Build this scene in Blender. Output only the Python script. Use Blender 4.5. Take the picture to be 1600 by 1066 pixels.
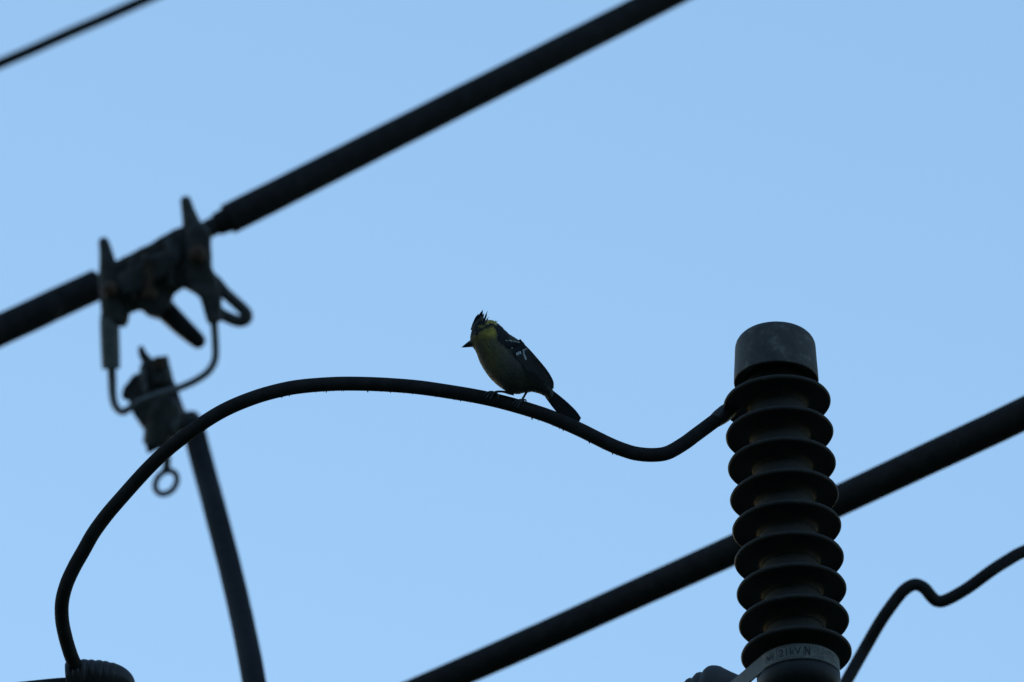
import bpy, bmesh, math, random
from mathutils import Vector, Matrix, noise
from mathutils.bvhtree import BVHTree

# ------------------------------------------------------------------ scene, camera, light
for o in list(bpy.data.objects):
    bpy.data.objects.remove(o, do_unlink=True)
scn = bpy.context.scene
COL = scn.collection
random.seed(7)

ELEV = math.radians(31.0)                 # the camera looks up at this angle
LENS, SENSOR = 300.0, 22.3                # long lens on a crop sensor
W, H = 1600.0, 1066.0                     # the measuring grid of the photograph
FPX = W * LENS / SENSOR
CAM = Vector((0, 0, 1.6))
R_ = Vector((1, 0, 0))
F_ = Vector((0, math.cos(ELEV), math.sin(ELEV)))
U_ = Vector((0, -math.sin(ELEV), math.cos(ELEV)))
FOCUS = 12.1

cd = bpy.data.cameras.new('camera')
cam = bpy.data.objects.new('camera', cd); COL.objects.link(cam)
cam.location = CAM
cam.rotation_euler = (math.pi / 2 + ELEV, 0, 0)
cd.lens, cd.sensor_width, cd.sensor_fit = LENS, SENSOR, 'HORIZONTAL'
cd.clip_start, cd.clip_end = 0.5, 20000
cd.dof.use_dof = True
cd.dof.focus_distance = FOCUS
cd.dof.aperture_fstop = 4.9
scn.camera = cam

SUN_EL, SUN_AZ = math.radians(7.0), math.radians(-24.0)   # azimuth from +Y, low on the left, beyond the cables
world = bpy.data.worlds.new('World'); scn.world = world; world.use_nodes = True
wn = world.node_tree; wn.nodes.clear()
sky = wn.nodes.new('ShaderNodeTexSky'); sky.sky_type = 'NISHITA'; sky.sun_disc = False
sky.sun_elevation = SUN_EL; sky.sun_rotation = SUN_AZ
sky.altitude = 200; sky.air_density = 1.0; sky.dust_density = 0.15; sky.ozone_density = 1.93
bg = wn.nodes.new('ShaderNodeBackground'); bg.inputs['Strength'].default_value = 0.15
wo = wn.nodes.new('ShaderNodeOutputWorld')
wn.links.new(sky.outputs[0], bg.inputs[0]); wn.links.new(bg.outputs[0], wo.inputs[0])

sd = bpy.data.lights.new('sun', 'SUN'); sun = bpy.data.objects.new('sun', sd); COL.objects.link(sun)
sd.energy = 0.02; sd.angle = math.radians(12); sd.color = (1.0, 0.9, 0.78)
sdir = Vector((math.sin(SUN_AZ) * math.cos(SUN_EL), math.cos(SUN_AZ) * math.cos(SUN_EL), math.sin(SUN_EL)))
sun.rotation_euler = (-sdir).to_track_quat('-Z', 'Y').to_euler()
sun.location = (0, 0, 30)

scn.view_settings.view_transform = 'Standard'
scn.view_settings.look = 'None'
scn.view_settings.exposure = 1.15
scn.view_settings.gamma = 1.0
scn.view_settings.use_curve_mapping = False

# ------------------------------------------------------------------ helpers
def P(x, y, d):
    """point of the place seen at grid position x, y, d metres away along the lens axis"""
    return CAM + F_ * d + R_ * ((x - W / 2) / FPX * d) + U_ * ((H / 2 - y) / FPX * d)

def px(n, d=FOCUS):
    return n / FPX * d

def thing(name, label, cat, loc, group=None):
    o = bpy.data.objects.new(name, None); COL.objects.link(o)
    o.location = loc; o.empty_display_size = 0.02
    o['label'] = label; o['category'] = cat
    if group: o['group'] = group
    return o

def base_of(o):
    b = Vector(o.location)
    p = o.parent
    while p is not None:
        b = b + Vector(p.location); p = p.parent
    return b

def obj(name, vf, mat, parent, smooth=True, cols=None, kind=None):
    """one mesh from world-space vertices and faces, child of parent"""
    verts, faces = vf[0], vf[1]
    org = base_of(parent) if parent else Vector((0, 0, 0))
    me = bpy.data.meshes.new(name)
    me.from_pydata([tuple(Vector(v) - org) for v in verts], [], faces)
    me.validate(); me.update()
    if smooth:
        for p in me.polygons: p.use_smooth = True
    if cols:
        a = me.color_attributes.new('Col', 'FLOAT_COLOR', 'POINT')
        for i, c in enumerate(cols): a.data[i].color = (c[0], c[1], c[2], 1)
    me.materials.append(mat)
    o = bpy.data.objects.new(name, me); COL.objects.link(o)
    if parent: o.parent = parent
    if kind: o['kind'] = kind
    return o

def join(*parts):
    V, Fa = [], []
    for v, f in parts:
        n = len(V); V += list(v); Fa += [[i + n for i in q] for q in f]
    return V, Fa

def catmull(pts, n):
    """smooth curve through control tuples, n samples per span"""
    out = []
    m = len(pts)
    for i in range(m - 1):
        p0 = pts[max(i - 1, 0)]; p1 = pts[i]; p2 = pts[i + 1]; p3 = pts[min(i + 2, m - 1)]
        for k in range(n):
            t = k / n
            out.append(tuple(0.5 * (2 * b + (c - a) * t + (2 * a - 5 * b + 4 * c - d) * t * t + (3 * b - a - 3 * c + d) * t ** 3)
                             for a, b, c, d in zip(p0, p1, p2, p3)))
    out.append(tuple(pts[-1]))
    return out

def sweep(path, radii, seg=20, cap=True, wob=0.0, seed=0.0, squash=None):
    """round tube along world points"""
    n = len(path)
    V, Fa = [], []
    t0 = (path[1] - path[0]).normalized()
    ref = Vector((0, 0, 1)) if abs(t0.z) < 0.9 else Vector((1, 0, 0))
    nrm = (ref - t0 * ref.dot(t0)).normalized()
    for i in range(n):
        a, b = path[max(i - 1, 0)], path[min(i + 1, n - 1)]
        t = (b - a).normalized()
        nrm = (nrm - t * nrm.dot(t)).normalized()
        bi = t.cross(nrm)
        for k in range(seg):
            q = 2 * math.pi * k / seg
            r = radii[i]
            if wob:
                pp = path[i] * 38 + (nrm * math.cos(q) + bi * math.sin(q)) * 0.9
                r *= 1 + wob * noise.noise(pp + Vector((seed, 0, 0)))
            V.append(path[i] + (nrm * math.cos(q) + bi * math.sin(q)) * r)
    for i in range(n - 1):
        for k in range(seg):
            k2 = (k + 1) % seg
            Fa.append([i * seg + k, i * seg + k2, (i + 1) * seg + k2, (i + 1) * seg + k])
    if cap:
        for i, s in ((0, -1), (n - 1, 1)):
            c = len(V); V.append(path[i])
            for k in range(seg):
                k2 = (k + 1) % seg
                Fa.append([c, i * seg + k2, i * seg + k] if s < 0 else [c, i * seg + k, i * seg + k2])
    return V, Fa

def tube(ctrl, r, n=10, seg=20, wob=0.0, seed=0.0, round_ends=False):
    """ctrl: (x, y, d) grid points, r: radius in grid units, one number or one for each point"""
    rr = r if isinstance(r, (list, tuple)) else [r] * len(ctrl)
    cc = catmull([tuple(c) + (q,) for c, q in zip(ctrl, rr)], n)
    path = [P(c[0], c[1], c[2]) for c in cc]
    rad = [px(c[3], c[2]) for c in cc]
    if round_ends:
        a, b = path[0], path[-1]
        ta = (path[0] - path[1]).normalized(); tb = (path[-1] - path[-2]).normalized()
        ra, rb = rad[0], rad[-1]
        ks = [0.35, 0.65, 0.85, 0.97]
        path = [a + ta * ra * k for k in reversed(ks)] + path + [b + tb * rb * k for k in ks]
        rad = [ra * math.sqrt(1 - k * k) for k in reversed(ks)] + rad + [rb * math.sqrt(1 - k * k) for k in ks]
    return sweep(path, rad, seg, True, wob, seed)

def loop_tube(ctrl, r, n=8, seg=14):
    """closed ring of tube through grid points"""
    m = len(ctrl); pts = []
    for i in range(m):
        p0, p1, p2, p3 = (ctrl[(i + k) % m] for k in (-1, 0, 1, 2))
        for k in range(n):
            t = k / n
            pts.append(tuple(0.5 * (2 * b + (c - a) * t + (2 * a - 5 * b + 4 * c - d) * t * t + (3 * b - a - 3 * c + d) * t ** 3)
                             for a, b, c, d in zip(p0, p1, p2, p3)))
    path = [P(*p) for p in pts]; N = len(path)
    V, Fa = [], []
    nrm = -F_
    for i in range(N):
        t = (path[(i + 1) % N] - path[i - 1]).normalized()
        nn = (nrm - t * nrm.dot(t)).normalized(); bi = t.cross(nn)
        for k in range(seg):
            q = 2 * math.pi * k / seg
            V.append(path[i] + (nn * math.cos(q) + bi * math.sin(q)) * px(r, pts[i][2]))
    for i in range(N):
        j = (i + 1) % N
        for k in range(seg):
            k2 = (k + 1) % seg
            Fa.append([i * seg + k, i * seg + k2, j * seg + k2, j * seg + k])
    return V, Fa

def slab(outline, d, thick, bev=0.0022, segs=3):
    """casting: an outline in grid units with real thickness (metres) and rounded edges"""
    bm = bmesh.new()
    a = [bm.verts.new(P(x, y, d) - F_ * thick / 2) for x, y in outline]
    b = [bm.verts.new(P(x, y, d) + F_ * thick / 2) for x, y in outline]
    bm.faces.new(a); bm.faces.new(list(reversed(b)))
    n = len(a)
    for i in range(n):
        bm.faces.new((a[i], b[i], b[(i + 1) % n], a[(i + 1) % n]))
    bmesh.ops.recalc_face_normals(bm, faces=bm.faces)
    bmesh.ops.bevel(bm, geom=list(bm.edges), offset=bev, segments=segs, profile=0.6, affect='EDGES', clamp_overlap=True)
    bmesh.ops.triangulate(bm, faces=[f for f in bm.faces if len(f.verts) > 4])
    bmesh.ops.triangulate(bm, faces=list(bm.faces))
    for _ in range(3):
        lng = [e for e in bm.edges if e.calc_length() > 0.006]
        if not lng: break
        bmesh.ops.subdivide_edges(bm, edges=lng, cuts=1, use_grid_fill=False)
        bmesh.ops.triangulate(bm, faces=[f for f in bm.faces if len(f.verts) > 3])
    for v in bm.verts:                       # uneven cast surface
        q = v.co * 95
        v.co += Vector((noise.noise(q), noise.noise(q + Vector((9, 0, 0))), noise.noise(q + Vector((0, 9, 0))))) * 0.0017
    bm.verts.ensure_lookup_table(); bm.verts.index_update()
    V = [v.co.copy() for v in bm.verts]; Fa = [[v.index for v in f.verts] for f in bm.faces]
    bm.free()
    return V, Fa

def lathe(profile, org, ax, seg=64, wob=0.0, a0=0.0, a1=2 * math.pi, side=None):
    """profile of (radius, height) turned about the axis ax through org; wob = uneven radius"""
    ax = ax.normalized()
    s = side if side else (R_ - ax * R_.dot(ax)).normalized()
    b = ax.cross(s)
    V, Fa = [], []
    full = abs(a1 - a0 - 2 * math.pi) < 1e-6
    m = seg if full else seg + 1
    for i, (r, z) in enumerate(profile):
        for k in range(m):
            q = a0 + (a1 - a0) * k / seg
            rr = r
            if wob: rr = r * (1 + wob * noise.noise(Vector((math.cos(q) * 1.7, math.sin(q) * 1.7, z * 60))))
            V.append(org + s * (math.cos(q) * rr) + b * (math.sin(q) * rr) + ax * z)
    for i in range(len(profile) - 1):
        for k in range(m if full else m - 1):
            k2 = (k + 1) % m
            Fa.append([i * m + k, i * m + k2, (i + 1) * m + k2, (i + 1) * m + k])
    return V, Fa

# ------------------------------------------------------------------ materials
def mat(name, c1, c2, rough=0.6, scale=60.0, metal=0.0, bump=0.0, bscale=300.0, c3=None, spec=0.5, lo=0.4, hi=0.65):
    m = bpy.data.materials.new(name); m.use_nodes = True
    nt = m.node_tree; N = nt.nodes; L = nt.links
    b = N['Principled BSDF']
    tc = N.new('ShaderNodeTexCoord')
    nz = N.new('ShaderNodeTexNoise'); nz.inputs['Scale'].default_value = scale; nz.inputs['Detail'].default_value = 6
    nz.inputs['Roughness'].default_value = 0.65
    L.new(tc.outputs['Object'], nz.inputs['Vector'])
    cr = N.new('ShaderNodeValToRGB')
    cr.color_ramp.elements[0].position = lo; cr.color_ramp.elements[0].color = (*c1, 1)
    cr.color_ramp.elements[1].position = hi; cr.color_ramp.elements[1].color = (*c2, 1)
    if c3:
        e = cr.color_ramp.elements.new(min(hi + 0.12, 0.98)); e.color = (*c3, 1)
    L.new(nz.outputs['Fac'], cr.inputs['Fac']); L.new(cr.outputs['Color'], b.inputs['Base Color'])
    b.inputs['Roughness'].default_value = rough; b.inputs['Metallic'].default_value = metal
    b.inputs['Specular IOR Level'].default_value = spec
    rr = N.new('ShaderNodeMapRange'); rr.inputs['To Min'].default_value = max(rough - 0.12, 0.05); rr.inputs['To Max'].default_value = min(rough + 0.15, 1)
    L.new(nz.outputs['Fac'], rr.inputs['Value']); L.new(rr.outputs['Result'], b.inputs['Roughness'])
    if bump:
        n2 = N.new('ShaderNodeTexNoise'); n2.inputs['Scale'].default_value = bscale; n2.inputs['Detail'].default_value = 4
        L.new(tc.outputs['Object'], n2.inputs['Vector'])
        bp = N.new('ShaderNodeBump'); bp.inputs['Strength'].default_value = bump; bp.inputs['Distance'].default_value = 0.001
        L.new(n2.outputs['Fac'], bp.inputs['Height']); L.new(bp.outputs['Normal'], b.inputs['Normal'])
    return m

M_CABLE = mat('black_cable_sheath', (0.024, 0.0225, 0.0235), (0.037, 0.035, 0.036), 0.85, 90, bump=0.3, spec=0.1, c3=(0.06, 0.056, 0.053))
M_SHEATH2 = mat('darkened_black_sheath', (0.014, 0.014, 0.017), (0.024, 0.024, 0.028), 0.75, 90, bump=0.3, spec=0.12)  # cable sheath darkened for the tap cable, offsetting the light on its side
M_WIRE = mat('bare_conductor', (0.03, 0.03, 0.031), (0.055, 0.053, 0.05), 0.55, 120, metal=0.3, bump=0.3)
M_CAST = mat('weathered_casting', (0.045, 0.044, 0.046), (0.088, 0.084, 0.083), 0.68, 70, metal=0.2, bump=0.7, c3=(0.15, 0.125, 0.105))
M_ALU = mat('dull_aluminium', (0.12, 0.125, 0.135), (0.19, 0.195, 0.2), 0.55, 80, metal=0.3, bump=0.3)
M_RUST = mat('rusty_steel', (0.05, 0.028, 0.018), (0.11, 0.055, 0.03), 0.8, 140, bump=0.5, c3=(0.06, 0.05, 0.045))
M_DARK = mat('dark_plastic', (0.012, 0.012, 0.014), (0.022, 0.022, 0.024), 0.55, 80, bump=0.2, spec=0.3)
M_SHED = mat('dark_glazed_housing', (0.03, 0.027, 0.027), (0.046, 0.041, 0.038), 0.65, 55, bump=0.25, bscale=420, c3=(0.13, 0.12, 0.105), spec=0.22)
M_CORE = mat('brown_housing_core', (0.015, 0.0125, 0.0105), (0.023, 0.0185, 0.015), 0.6, 40, bump=0.3)
M_CAP = mat('scuffed_grey_cap', (0.03, 0.029, 0.029), (0.058, 0.055, 0.052), 0.65, 60, bump=0.35, bscale=260, c3=(0.15, 0.14, 0.13), lo=0.42, hi=0.56)
M_BAND = mat('galvanised_strap', (0.085, 0.086, 0.088), (0.13, 0.131, 0.132), 0.6, 90, metal=0.2, bump=0.3, c3=(0.17, 0.15, 0.13))
M_LABEL = mat('aluminium_label', (0.10, 0.10, 0.092), (0.175, 0.172, 0.158), 0.6, 120, bump=0.15, c3=(0.13, 0.125, 0.115))
M_INK = mat('black_ink', (0.02, 0.02, 0.02), (0.05, 0.05, 0.05), 0.8, 300)
M_TAPE = mat('black_tape', (0.016, 0.016, 0.018), (0.03, 0.03, 0.033), 0.45, 110, bump=0.3, spec=0.4)
M_GREASE = mat('boot_grey', (0.04, 0.041, 0.046), (0.065, 0.066, 0.07), 0.75, 50, bump=0.3)
M_BEAK = mat('horn_black', (0.008, 0.008, 0.009), (0.016, 0.016, 0.018), 0.4, 300)
M_EYE = mat('dark_eye', (0.003, 0.003, 0.003), (0.006, 0.006, 0.006), 0.08, 10)
M_LEG = mat('slate_leg', (0.05, 0.058, 0.075), (0.09, 0.10, 0.125), 0.6, 400)
M_GRIT = mat('grit', (0.02, 0.02, 0.02), (0.05, 0.05, 0.045), 0.9, 300)

def feather_mat(name, rough=0.75):
    m = bpy.data.materials.new(name); m.use_nodes = True
    nt = m.node_tree; b = nt.nodes['Principled BSDF']
    at = nt.nodes.new('ShaderNodeAttribute'); at.attribute_name = 'Col'
    tc = nt.nodes.new('ShaderNodeTexCoord')
    nz = nt.nodes.new('ShaderNodeTexNoise'); nz.inputs['Scale'].default_value = 900; nz.inputs['Detail'].default_value = 3
    nt.links.new(tc.outputs['Object'], nz.inputs['Vector'])
    mr = nt.nodes.new('ShaderNodeMapRange'); mr.inputs['To Min'].default_value = 0.7; mr.inputs['To Max'].default_value = 1.3
    nt.links.new(nz.outputs['Fac'], mr.inputs['Value'])
    mx = nt.nodes.new('ShaderNodeVectorMath'); mx.operation = 'SCALE'
    nt.links.new(at.outputs['Color'], mx.inputs[0]); nt.links.new(mr.outputs['Result'], mx.inputs['Scale'])
    nt.links.new(mx.outputs['Vector'], b.inputs['Base Color'])
    b.inputs['Roughness'].default_value = rough
    b.inputs['Specular IOR Level'].default_value = 0.2
    b.inputs['Sheen Weight'].default_value = 0.05
    return m
M_FEATHER = feather_mat('plumage')

# ------------------------------------------------------------------ ground (below the frame, carries the photographer)
gm = bpy.data.materials.new('ground_soil_and_grass'); gm.use_nodes = True
nt = gm.node_tree; b = nt.nodes['Principled BSDF']
tc = nt.nodes.new('ShaderNodeTexCoord'); nz = nt.nodes.new('ShaderNodeTexNoise')
nz.inputs['Scale'].default_value = 0.35; nz.inputs['Detail'].default_value = 10
nt.links.new(tc.outputs['Object'], nz.inputs['Vector'])
cr = nt.nodes.new('ShaderNodeValToRGB')
cr.color_ramp.elements[0].position = 0.4; cr.color_ramp.elements[0].color = (0.06, 0.08, 0.04, 1)
cr.color_ramp.elements[1].position = 0.65; cr.color_ramp.elements[1].color = (0.11, 0.11, 0.085, 1)
nt.links.new(nz.outputs['Fac'], cr.inputs['Fac']); nt.links.new(cr.outputs['Color'], b.inputs['Base Color'])
b.inputs['Roughness'].default_value = 0.95
# one sheet: flat ahead, an unseen slope added behind the camera to block low sky light
def ground_z(x, y):
    r = max(0.0, -(y + 14.0) - 0.04 * abs(x) ** 1.0)
    z = 60.0 * (1 - math.exp(-r / 75.0))
    return z + (min(r, 12) / 12) * 1.6 * noise.noise(Vector((x * .11, y * .11, 3)))
gx = [-6000, -2000, -700] + [-400 + 16 * i for i in range(51)] + [700, 2000, 6000]
gy = [-6000, -2000, -700] + [-400 + 8 * i for i in range(53)] + [40, 100, 400, 1500, 6000]
GV = [(x, y, ground_z(x, y)) for y in gy for x in gx]
n_ = len(gx)
GF = [[j * n_ + i, j * n_ + i + 1, (j + 1) * n_ + i + 1, (j + 1) * n_ + i] for j in range(len(gy) - 1) for i in range(n_ - 1)]
g = obj('ground', (GV, GF), gm, None)
g['kind'] = 'structure'

# ------------------------------------------------------------------ upper thick cable: two sheaths and a stripped length
D1 = 13.55
t = thing('overhead_cable', 'thick black overhead cable crossing the top, stripped bare where the clamp grips it', 'cable', P(250, 394, D1))
obj('insulation', tube([(-1500, 1216, 13.3), (-600, 794, 13.4), (0, 516, 13.5), (80, 478.5, 13.53), (153, 444.5, D1)], [27, 26, 25.2, 25, 24.6], 12, 26, 0.012), M_CABLE, t)
obj('insulation', tube([(356, 343, D1), (450, 295.5, 13.56), (650, 193.5, 13.6), (850, 92, 13.64), (1040, -5, 13.7), (1500, -243, 13.8), (2400, -720, 14.1)],
                       [24.6, 24.4, 23.6, 23.0, 22.4, 22, 21], 14, 26, 0.012, 5), M_CABLE, t)
obj('end_tape', tube([(338, 351.5, D1), (352, 345, D1), (362, 340, D1)], [18, 19.5, 22], 4, 22), M_CABLE, t)
# bare conductor: a core with strands laid round it
st = []
A, B = P(140, 451, D1), P(345, 348, D1)
axd = (B - A).normalized(); sx = axd.cross(F_).normalized(); sy = axd.cross(sx)
for k in range(12):
    path = []
    for i in range(61):
        q = 2 * math.pi * k / 12 + i / 60 * 5.0
        path.append(A.lerp(B, i / 60) + (sx * math.cos(q) + sy * math.sin(q)) * px(11.5, D1))
    st.append(sweep(path, [px(3.6, D1)] * 61, 8))
obj('bare_conductor', join(sweep([A, B], [px(10, D1)] * 2, 16), *st), M_WIRE, t)

# ------------------------------------------------------------------ stirrup clamp on the bare length
DC = 13.5
t = thing('stirrup_clamp', 'weathered grey stirrup clamp with two upright prongs, gripping the upper cable', 'clamp', P(250, 500, DC))
obj('clamp_body', slab([(172, 414), (230, 383), (290, 351), (312, 350), (325, 372), (327, 420), (318, 452), (303, 458), (288, 449), (271, 461), (266, 480),
                        (247, 498), (233, 495), (220, 483), (206, 487), (200, 494), (172, 497), (160, 470), (160, 430)], DC, 0.036, 0.004), M_CAST, t)
obj('prong', tube([(162, 379, DC - .012), (165, 392, DC - .012), (168, 412, DC - .012), (170, 440, DC - .012), (177, 485, DC - .012)], [8.6, 10.6, 13.5, 15.8, 20], 6, 18, 0.03, 2, True), M_CAST, t)
obj('prong', tube([(290.5, 315, DC - .012), (294, 330, DC - .012), (300, 352, DC - .012), (309, 385, DC - .012), (313, 420, DC - .012)], [9, 11, 15.2, 20.5, 19], 6, 18, 0.03, 3, True), M_CAST, t)
obj('jaw', slab([(292, 356), (314, 346), (329, 364), (330, 416), (338, 434), (346, 462), (347, 500), (338, 506), (324, 506), (319, 484), (313, 466), (300, 455), (292, 440)], DC - .020, 0.020, 0.004), M_CAST, t)
obj('keeper', slab([(184, 430), (278, 380), (282, 402), (276, 420), (250, 436), (214, 456), (190, 462)], DC - .022, 0.012, 0.003), M_CAST, t)
obj('rib', tube([(204, 402, DC - .022), (206, 430, DC - .024), (210, 470, DC - .022)], [5, 6.5, 7], 5, 12, 0.06, 13), M_CAST, t)
obj('rib', tube([(262, 372, DC - .022), (266, 400, DC - .026), (268, 448, DC - .022)], [6, 7.5, 8], 5, 12, 0.06, 14), M_CAST, t)
obj('boss', lathe([(0.0001, -.016), (px(11, DC), -.016), (px(13, DC), -.013), (px(15, DC), 0)], P(309, 398, DC - .026), F_, 20, 0.04), M_RUST, t)
obj('boss', lathe([(0.0001, -.014), (px(9, DC), -.014), (px(11, DC), -.011), (px(13, DC), 0)], P(172, 452, DC - .026), F_, 20, 0.04), M_RUST, t)
bo = tube([(232, 398, DC - .030), (233, 430, DC - .031), (235, 468, DC - .031)], [6, 6, 6], 4, 14)
obj('bolt', bo, M_RUST, t)
nutax = (P(235, 470, DC) - P(232, 398, DC)).normalized()
obj('nut', lathe([(0, 0), (px(11, DC), 0), (px(12.5, DC), px(1.5, DC)), (px(12.5, DC), px(12, DC)), (px(11, DC), px(13.5, DC)), (0, px(13.5, DC))], P(234, 452, DC - .031), nutax, 6), M_RUST, t, smooth=False)
obj('nut', lathe([(0, 0), (px(9, DC), 0), (px(10.5, DC), px(1.5, DC)), (px(10.5, DC), px(9, DC)), (px(9, DC), px(10.5, DC)), (0, px(10.5, DC))], P(232, 399, DC - .030), nutax, 6), M_CAST, t, smooth=False)
obj('handle', tube([(238, 462, DC + .012), (258, 484, DC + .008), (282, 508, DC + .004), (302, 526, DC), (309, 532.5, DC)], [19, 17.5, 15.8, 13.6, 12.6], 6, 20, 0.02, 8, True), M_DARK, t)
obj('eye_loop', loop_tube([(332, 437, DC - .012), (352, 458, DC - .012), (374, 478, DC - .012), (385, 490, DC - .012), (384, 499, DC - .012), (373, 502, DC - .012), (356, 496, DC - .012), (340, 486, DC - .012), (331, 466, DC - .012)], 9.6), M_CAST, t)
obj('collar', tube([(178, 488, DC - .010), (179, 498, DC - .010), (177, 508, DC - .010)], [22, 23, 18], 5, 20, 0.02), M_CAST, t)
obj('sleeve', tube([(171, 498, DC - .014), (171.5, 520, DC - .014), (172.5, 550, DC - .014), (173.5, 577, DC - .014)], [15.5, 15.5, 15.2, 14.6], 6, 24, 0.01), M_ALU, t)
obj('bail', tube([(174, 570, DC - .014), (175, 590, DC - .014), (176, 615, DC - .016), (180, 634, DC - .02), (191, 643.5, DC - .026), (204, 637, DC - .032), (222, 626, DC - .036), (247, 616.5, DC - .037), (275, 608, DC - .034),
                  (305, 595, DC - .03), (326, 580, DC - .026), (336, 561, DC - .022), (336.5, 535, DC - .02), (334, 498, DC - .02)], [7, 7, 6.6, 6.2, 6, 5.8, 5.8, 5.8, 5.8, 5.9, 6, 6, 6, 6.2], 8, 16), M_ALU, t)

# ------------------------------------------------------------------ tap clamp hanging on the bail
t = thing('tap_clamp', 'grey screw tap clamp with a ring eye, hanging on the thin bail rod', 'clamp', P(258, 755, DC))
def z3(pts): return [(130 + x / 3.3333, 480 + y / 3.3333) for x, y in pts]
def z3t(pts, d): return [(130 + x / 3.3333, 480 + y / 3.3333, d) for x, y in pts]
obj('clamp_body', slab(z3([(296, 310), (318, 280), (340, 268), (380, 272), (400, 258), (440, 258), (450, 300), (460, 365), (492, 430), (515, 505), (540, 555), (520, 640), (470, 690), (385, 742), (342, 765), (330, 740),
                           (322, 640), (268, 566), (240, 515), (238, 470), (262, 440), (285, 400)]), DC, 0.034, 0.0045), M_CAST, t)
obj('jaw', slab(z3([(290, 345), (262, 358), (212, 418), (200, 468), (214, 486), (250, 488), (290, 440), (300, 390)]), DC + .002, 0.028, 0.004), M_CAST, t)
obj('spur', tube(z3t([(302, 218), (312, 250), (338, 290), (350, 340)], DC - .004), [5.2, 7, 9, 9], 5, 14, 0.02, 4, True), M_CAST, t)
obj('spacer_plate', slab(z3([(300, 318), (326, 322), (338, 440), (306, 446)]), DC - .022, 0.010, 0.0015), M_ALU, t)
obj('screw_barrel', tube(z3t([(425, 470), (410, 560), (395, 650), (372, 728)], DC - .012), [21, 24, 24, 20], 6, 24, 0.015), M_CAST, t)
obj('clamp_screw', lathe([(0.0001, -.012), (px(9, DC), -.012), (px(10.5, DC), -.010), (px(10.5, DC), 0)], P(249, 566, DC - .017), F_, 6), M_RUST, t, smooth=False)
obj('pressure_pad', slab(z3([(350, 300), (430, 290), (445, 350), (440, 395), (360, 405)]), DC - .018, 0.012, 0.003), M_CAST, t)
obj('shoulder', slab(z3([(470, 470), (505, 500), (520, 560), (505, 630), (470, 668), (452, 620), (455, 530)]), DC - .017, 0.012, 0.003), M_ALU, t)
obj('lug', slab(z3([(468, 540), (520, 560), (590, 548), (604, 566), (600, 620), (560, 650), (500, 650), (466, 610)]), DC - .006, 0.022, 0.003), M_CAST, t)
obj('stem', tube([(252, 690, DC - .014), (260, 712, DC - .014), (260.5, 726, DC - .014), (259, 740, DC - .014)], [8, 6.5, 6.5, 7.5], 5, 16), M_CAST, t)
ring = []
for k in range(14):
    q = 2 * math.pi * k / 14
    a_, b_ = 20.0 * math.cos(q), 15.0 * math.sin(q)
    ring.append((259.5 + a_ * 0.62 + b_ * 0.785, 754 - a_ * 0.785 + b_ * 0.62, DC - .014 + 0.004 * math.sin(q)))
obj('ring_eye', loop_tube(ring, 4.9, 6, 14), M_TAPE, t)

# ------------------------------------------------------------------ tap cable from the tap clamp downwards
t = thing('tap_cable', 'black cable dropping from the tap clamp to the bottom edge, behind the jumper loop', 'cable', P(396, 1066, 12.95))
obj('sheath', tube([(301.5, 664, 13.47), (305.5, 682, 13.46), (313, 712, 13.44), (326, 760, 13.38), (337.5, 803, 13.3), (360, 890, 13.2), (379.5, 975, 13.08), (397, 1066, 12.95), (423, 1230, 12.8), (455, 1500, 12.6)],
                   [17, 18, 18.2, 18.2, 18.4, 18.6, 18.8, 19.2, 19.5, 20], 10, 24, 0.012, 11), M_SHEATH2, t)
obj('end_ferrule', tube([(297.5, 651, 13.475), (299, 657, 13.472), (303, 672, 13.47)], [13, 16, 18.6], 5, 22, 0.02), M_TAPE, t)

# ------------------------------------------------------------------ jumper that the bird sits on
JC = [(175, 1062, 12.27), (145, 1056, 12.265), (126, 1047, 12.25), (116, 1036, 12.235), (109, 1019, 12.22), (102, 994.6, 12.21), (97, 968, 12.2), (97, 941, 12.19), (103.5, 914, 12.18), (115.4, 887.3, 12.175), (130.5, 860.5, 12.17), (145.7, 833.7, 12.165), (165, 807, 12.16), (187, 781, 12.15), (227, 736.5, 12.14),
      (261, 703.6, 12.13), (297.5, 675, 12.12), (333, 650.8, 12.115), (365, 634, 12.11), (402.5, 619.5, 12.1), (440, 609.3, 12.1), (470, 604, 12.1), (510, 600.6, 12.1), (550, 599.7, 12.1), (600, 601.2, 12.1), (650, 605, 12.1),
      (700, 612, 12.1), (750, 620.5, 12.1), (800, 632.5, 12.1), (850, 648, 12.1), (880, 660, 12.1), (908, 672.5, 12.1), (932, 684.5, 12.1), (955, 695.6, 12.1), (975, 703.5, 12.1), (995, 709, 12.1), (1020.6, 711, 12.1), (1043, 707.6, 12.1), (1067.5, 694, 12.107), (1086, 680.5, 12.112), (1105, 666.5, 12.118), (1128, 649.5, 12.125)]
t = thing('jumper_cable', 'thin black jumper cable looping in a high arc, with the bird perched on it', 'cable', P(97, 958, 12.2))
obj('sheath', tube(JC, 11.1, 10, 24, 0.014, 21), M_CABLE, t)
JS = catmull(JC, 10)
gr = []
for k in range(170):
    c = JS[random.randrange(200, 345)]
    q = random.gauss(0, 0.7) + math.pi
    r = 11.0
    size = random.uniform(0.6, 1.4) if random.random() < .88 else random.uniform(1.6, 2.8)
    o = P(c[0], c[1], c[2]) + (U_ * math.cos(q) - F_ * math.sin(q)) * px(r)
    dn = (U_ * math.cos(q) - F_ * math.sin(q))
    tip = o + dn * px(size * random.uniform(0.8, 2.2)) + R_ * px(random.uniform(-.8, .8))
    s1 = R_ * px(size * .8); s2 = dn.cross(R_) * px(size * .8)
    gr.append(([o + s1 - dn * px(1), o - s1 - dn * px(1), o + s2 - dn * px(1), o - s2 - dn * px(1), tip], [[0, 2, 4], [2, 1, 4], [1, 3, 4], [3, 0, 4]]))
obj('grit', join(*gr), M_GRIT, t, kind='stuff')
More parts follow.
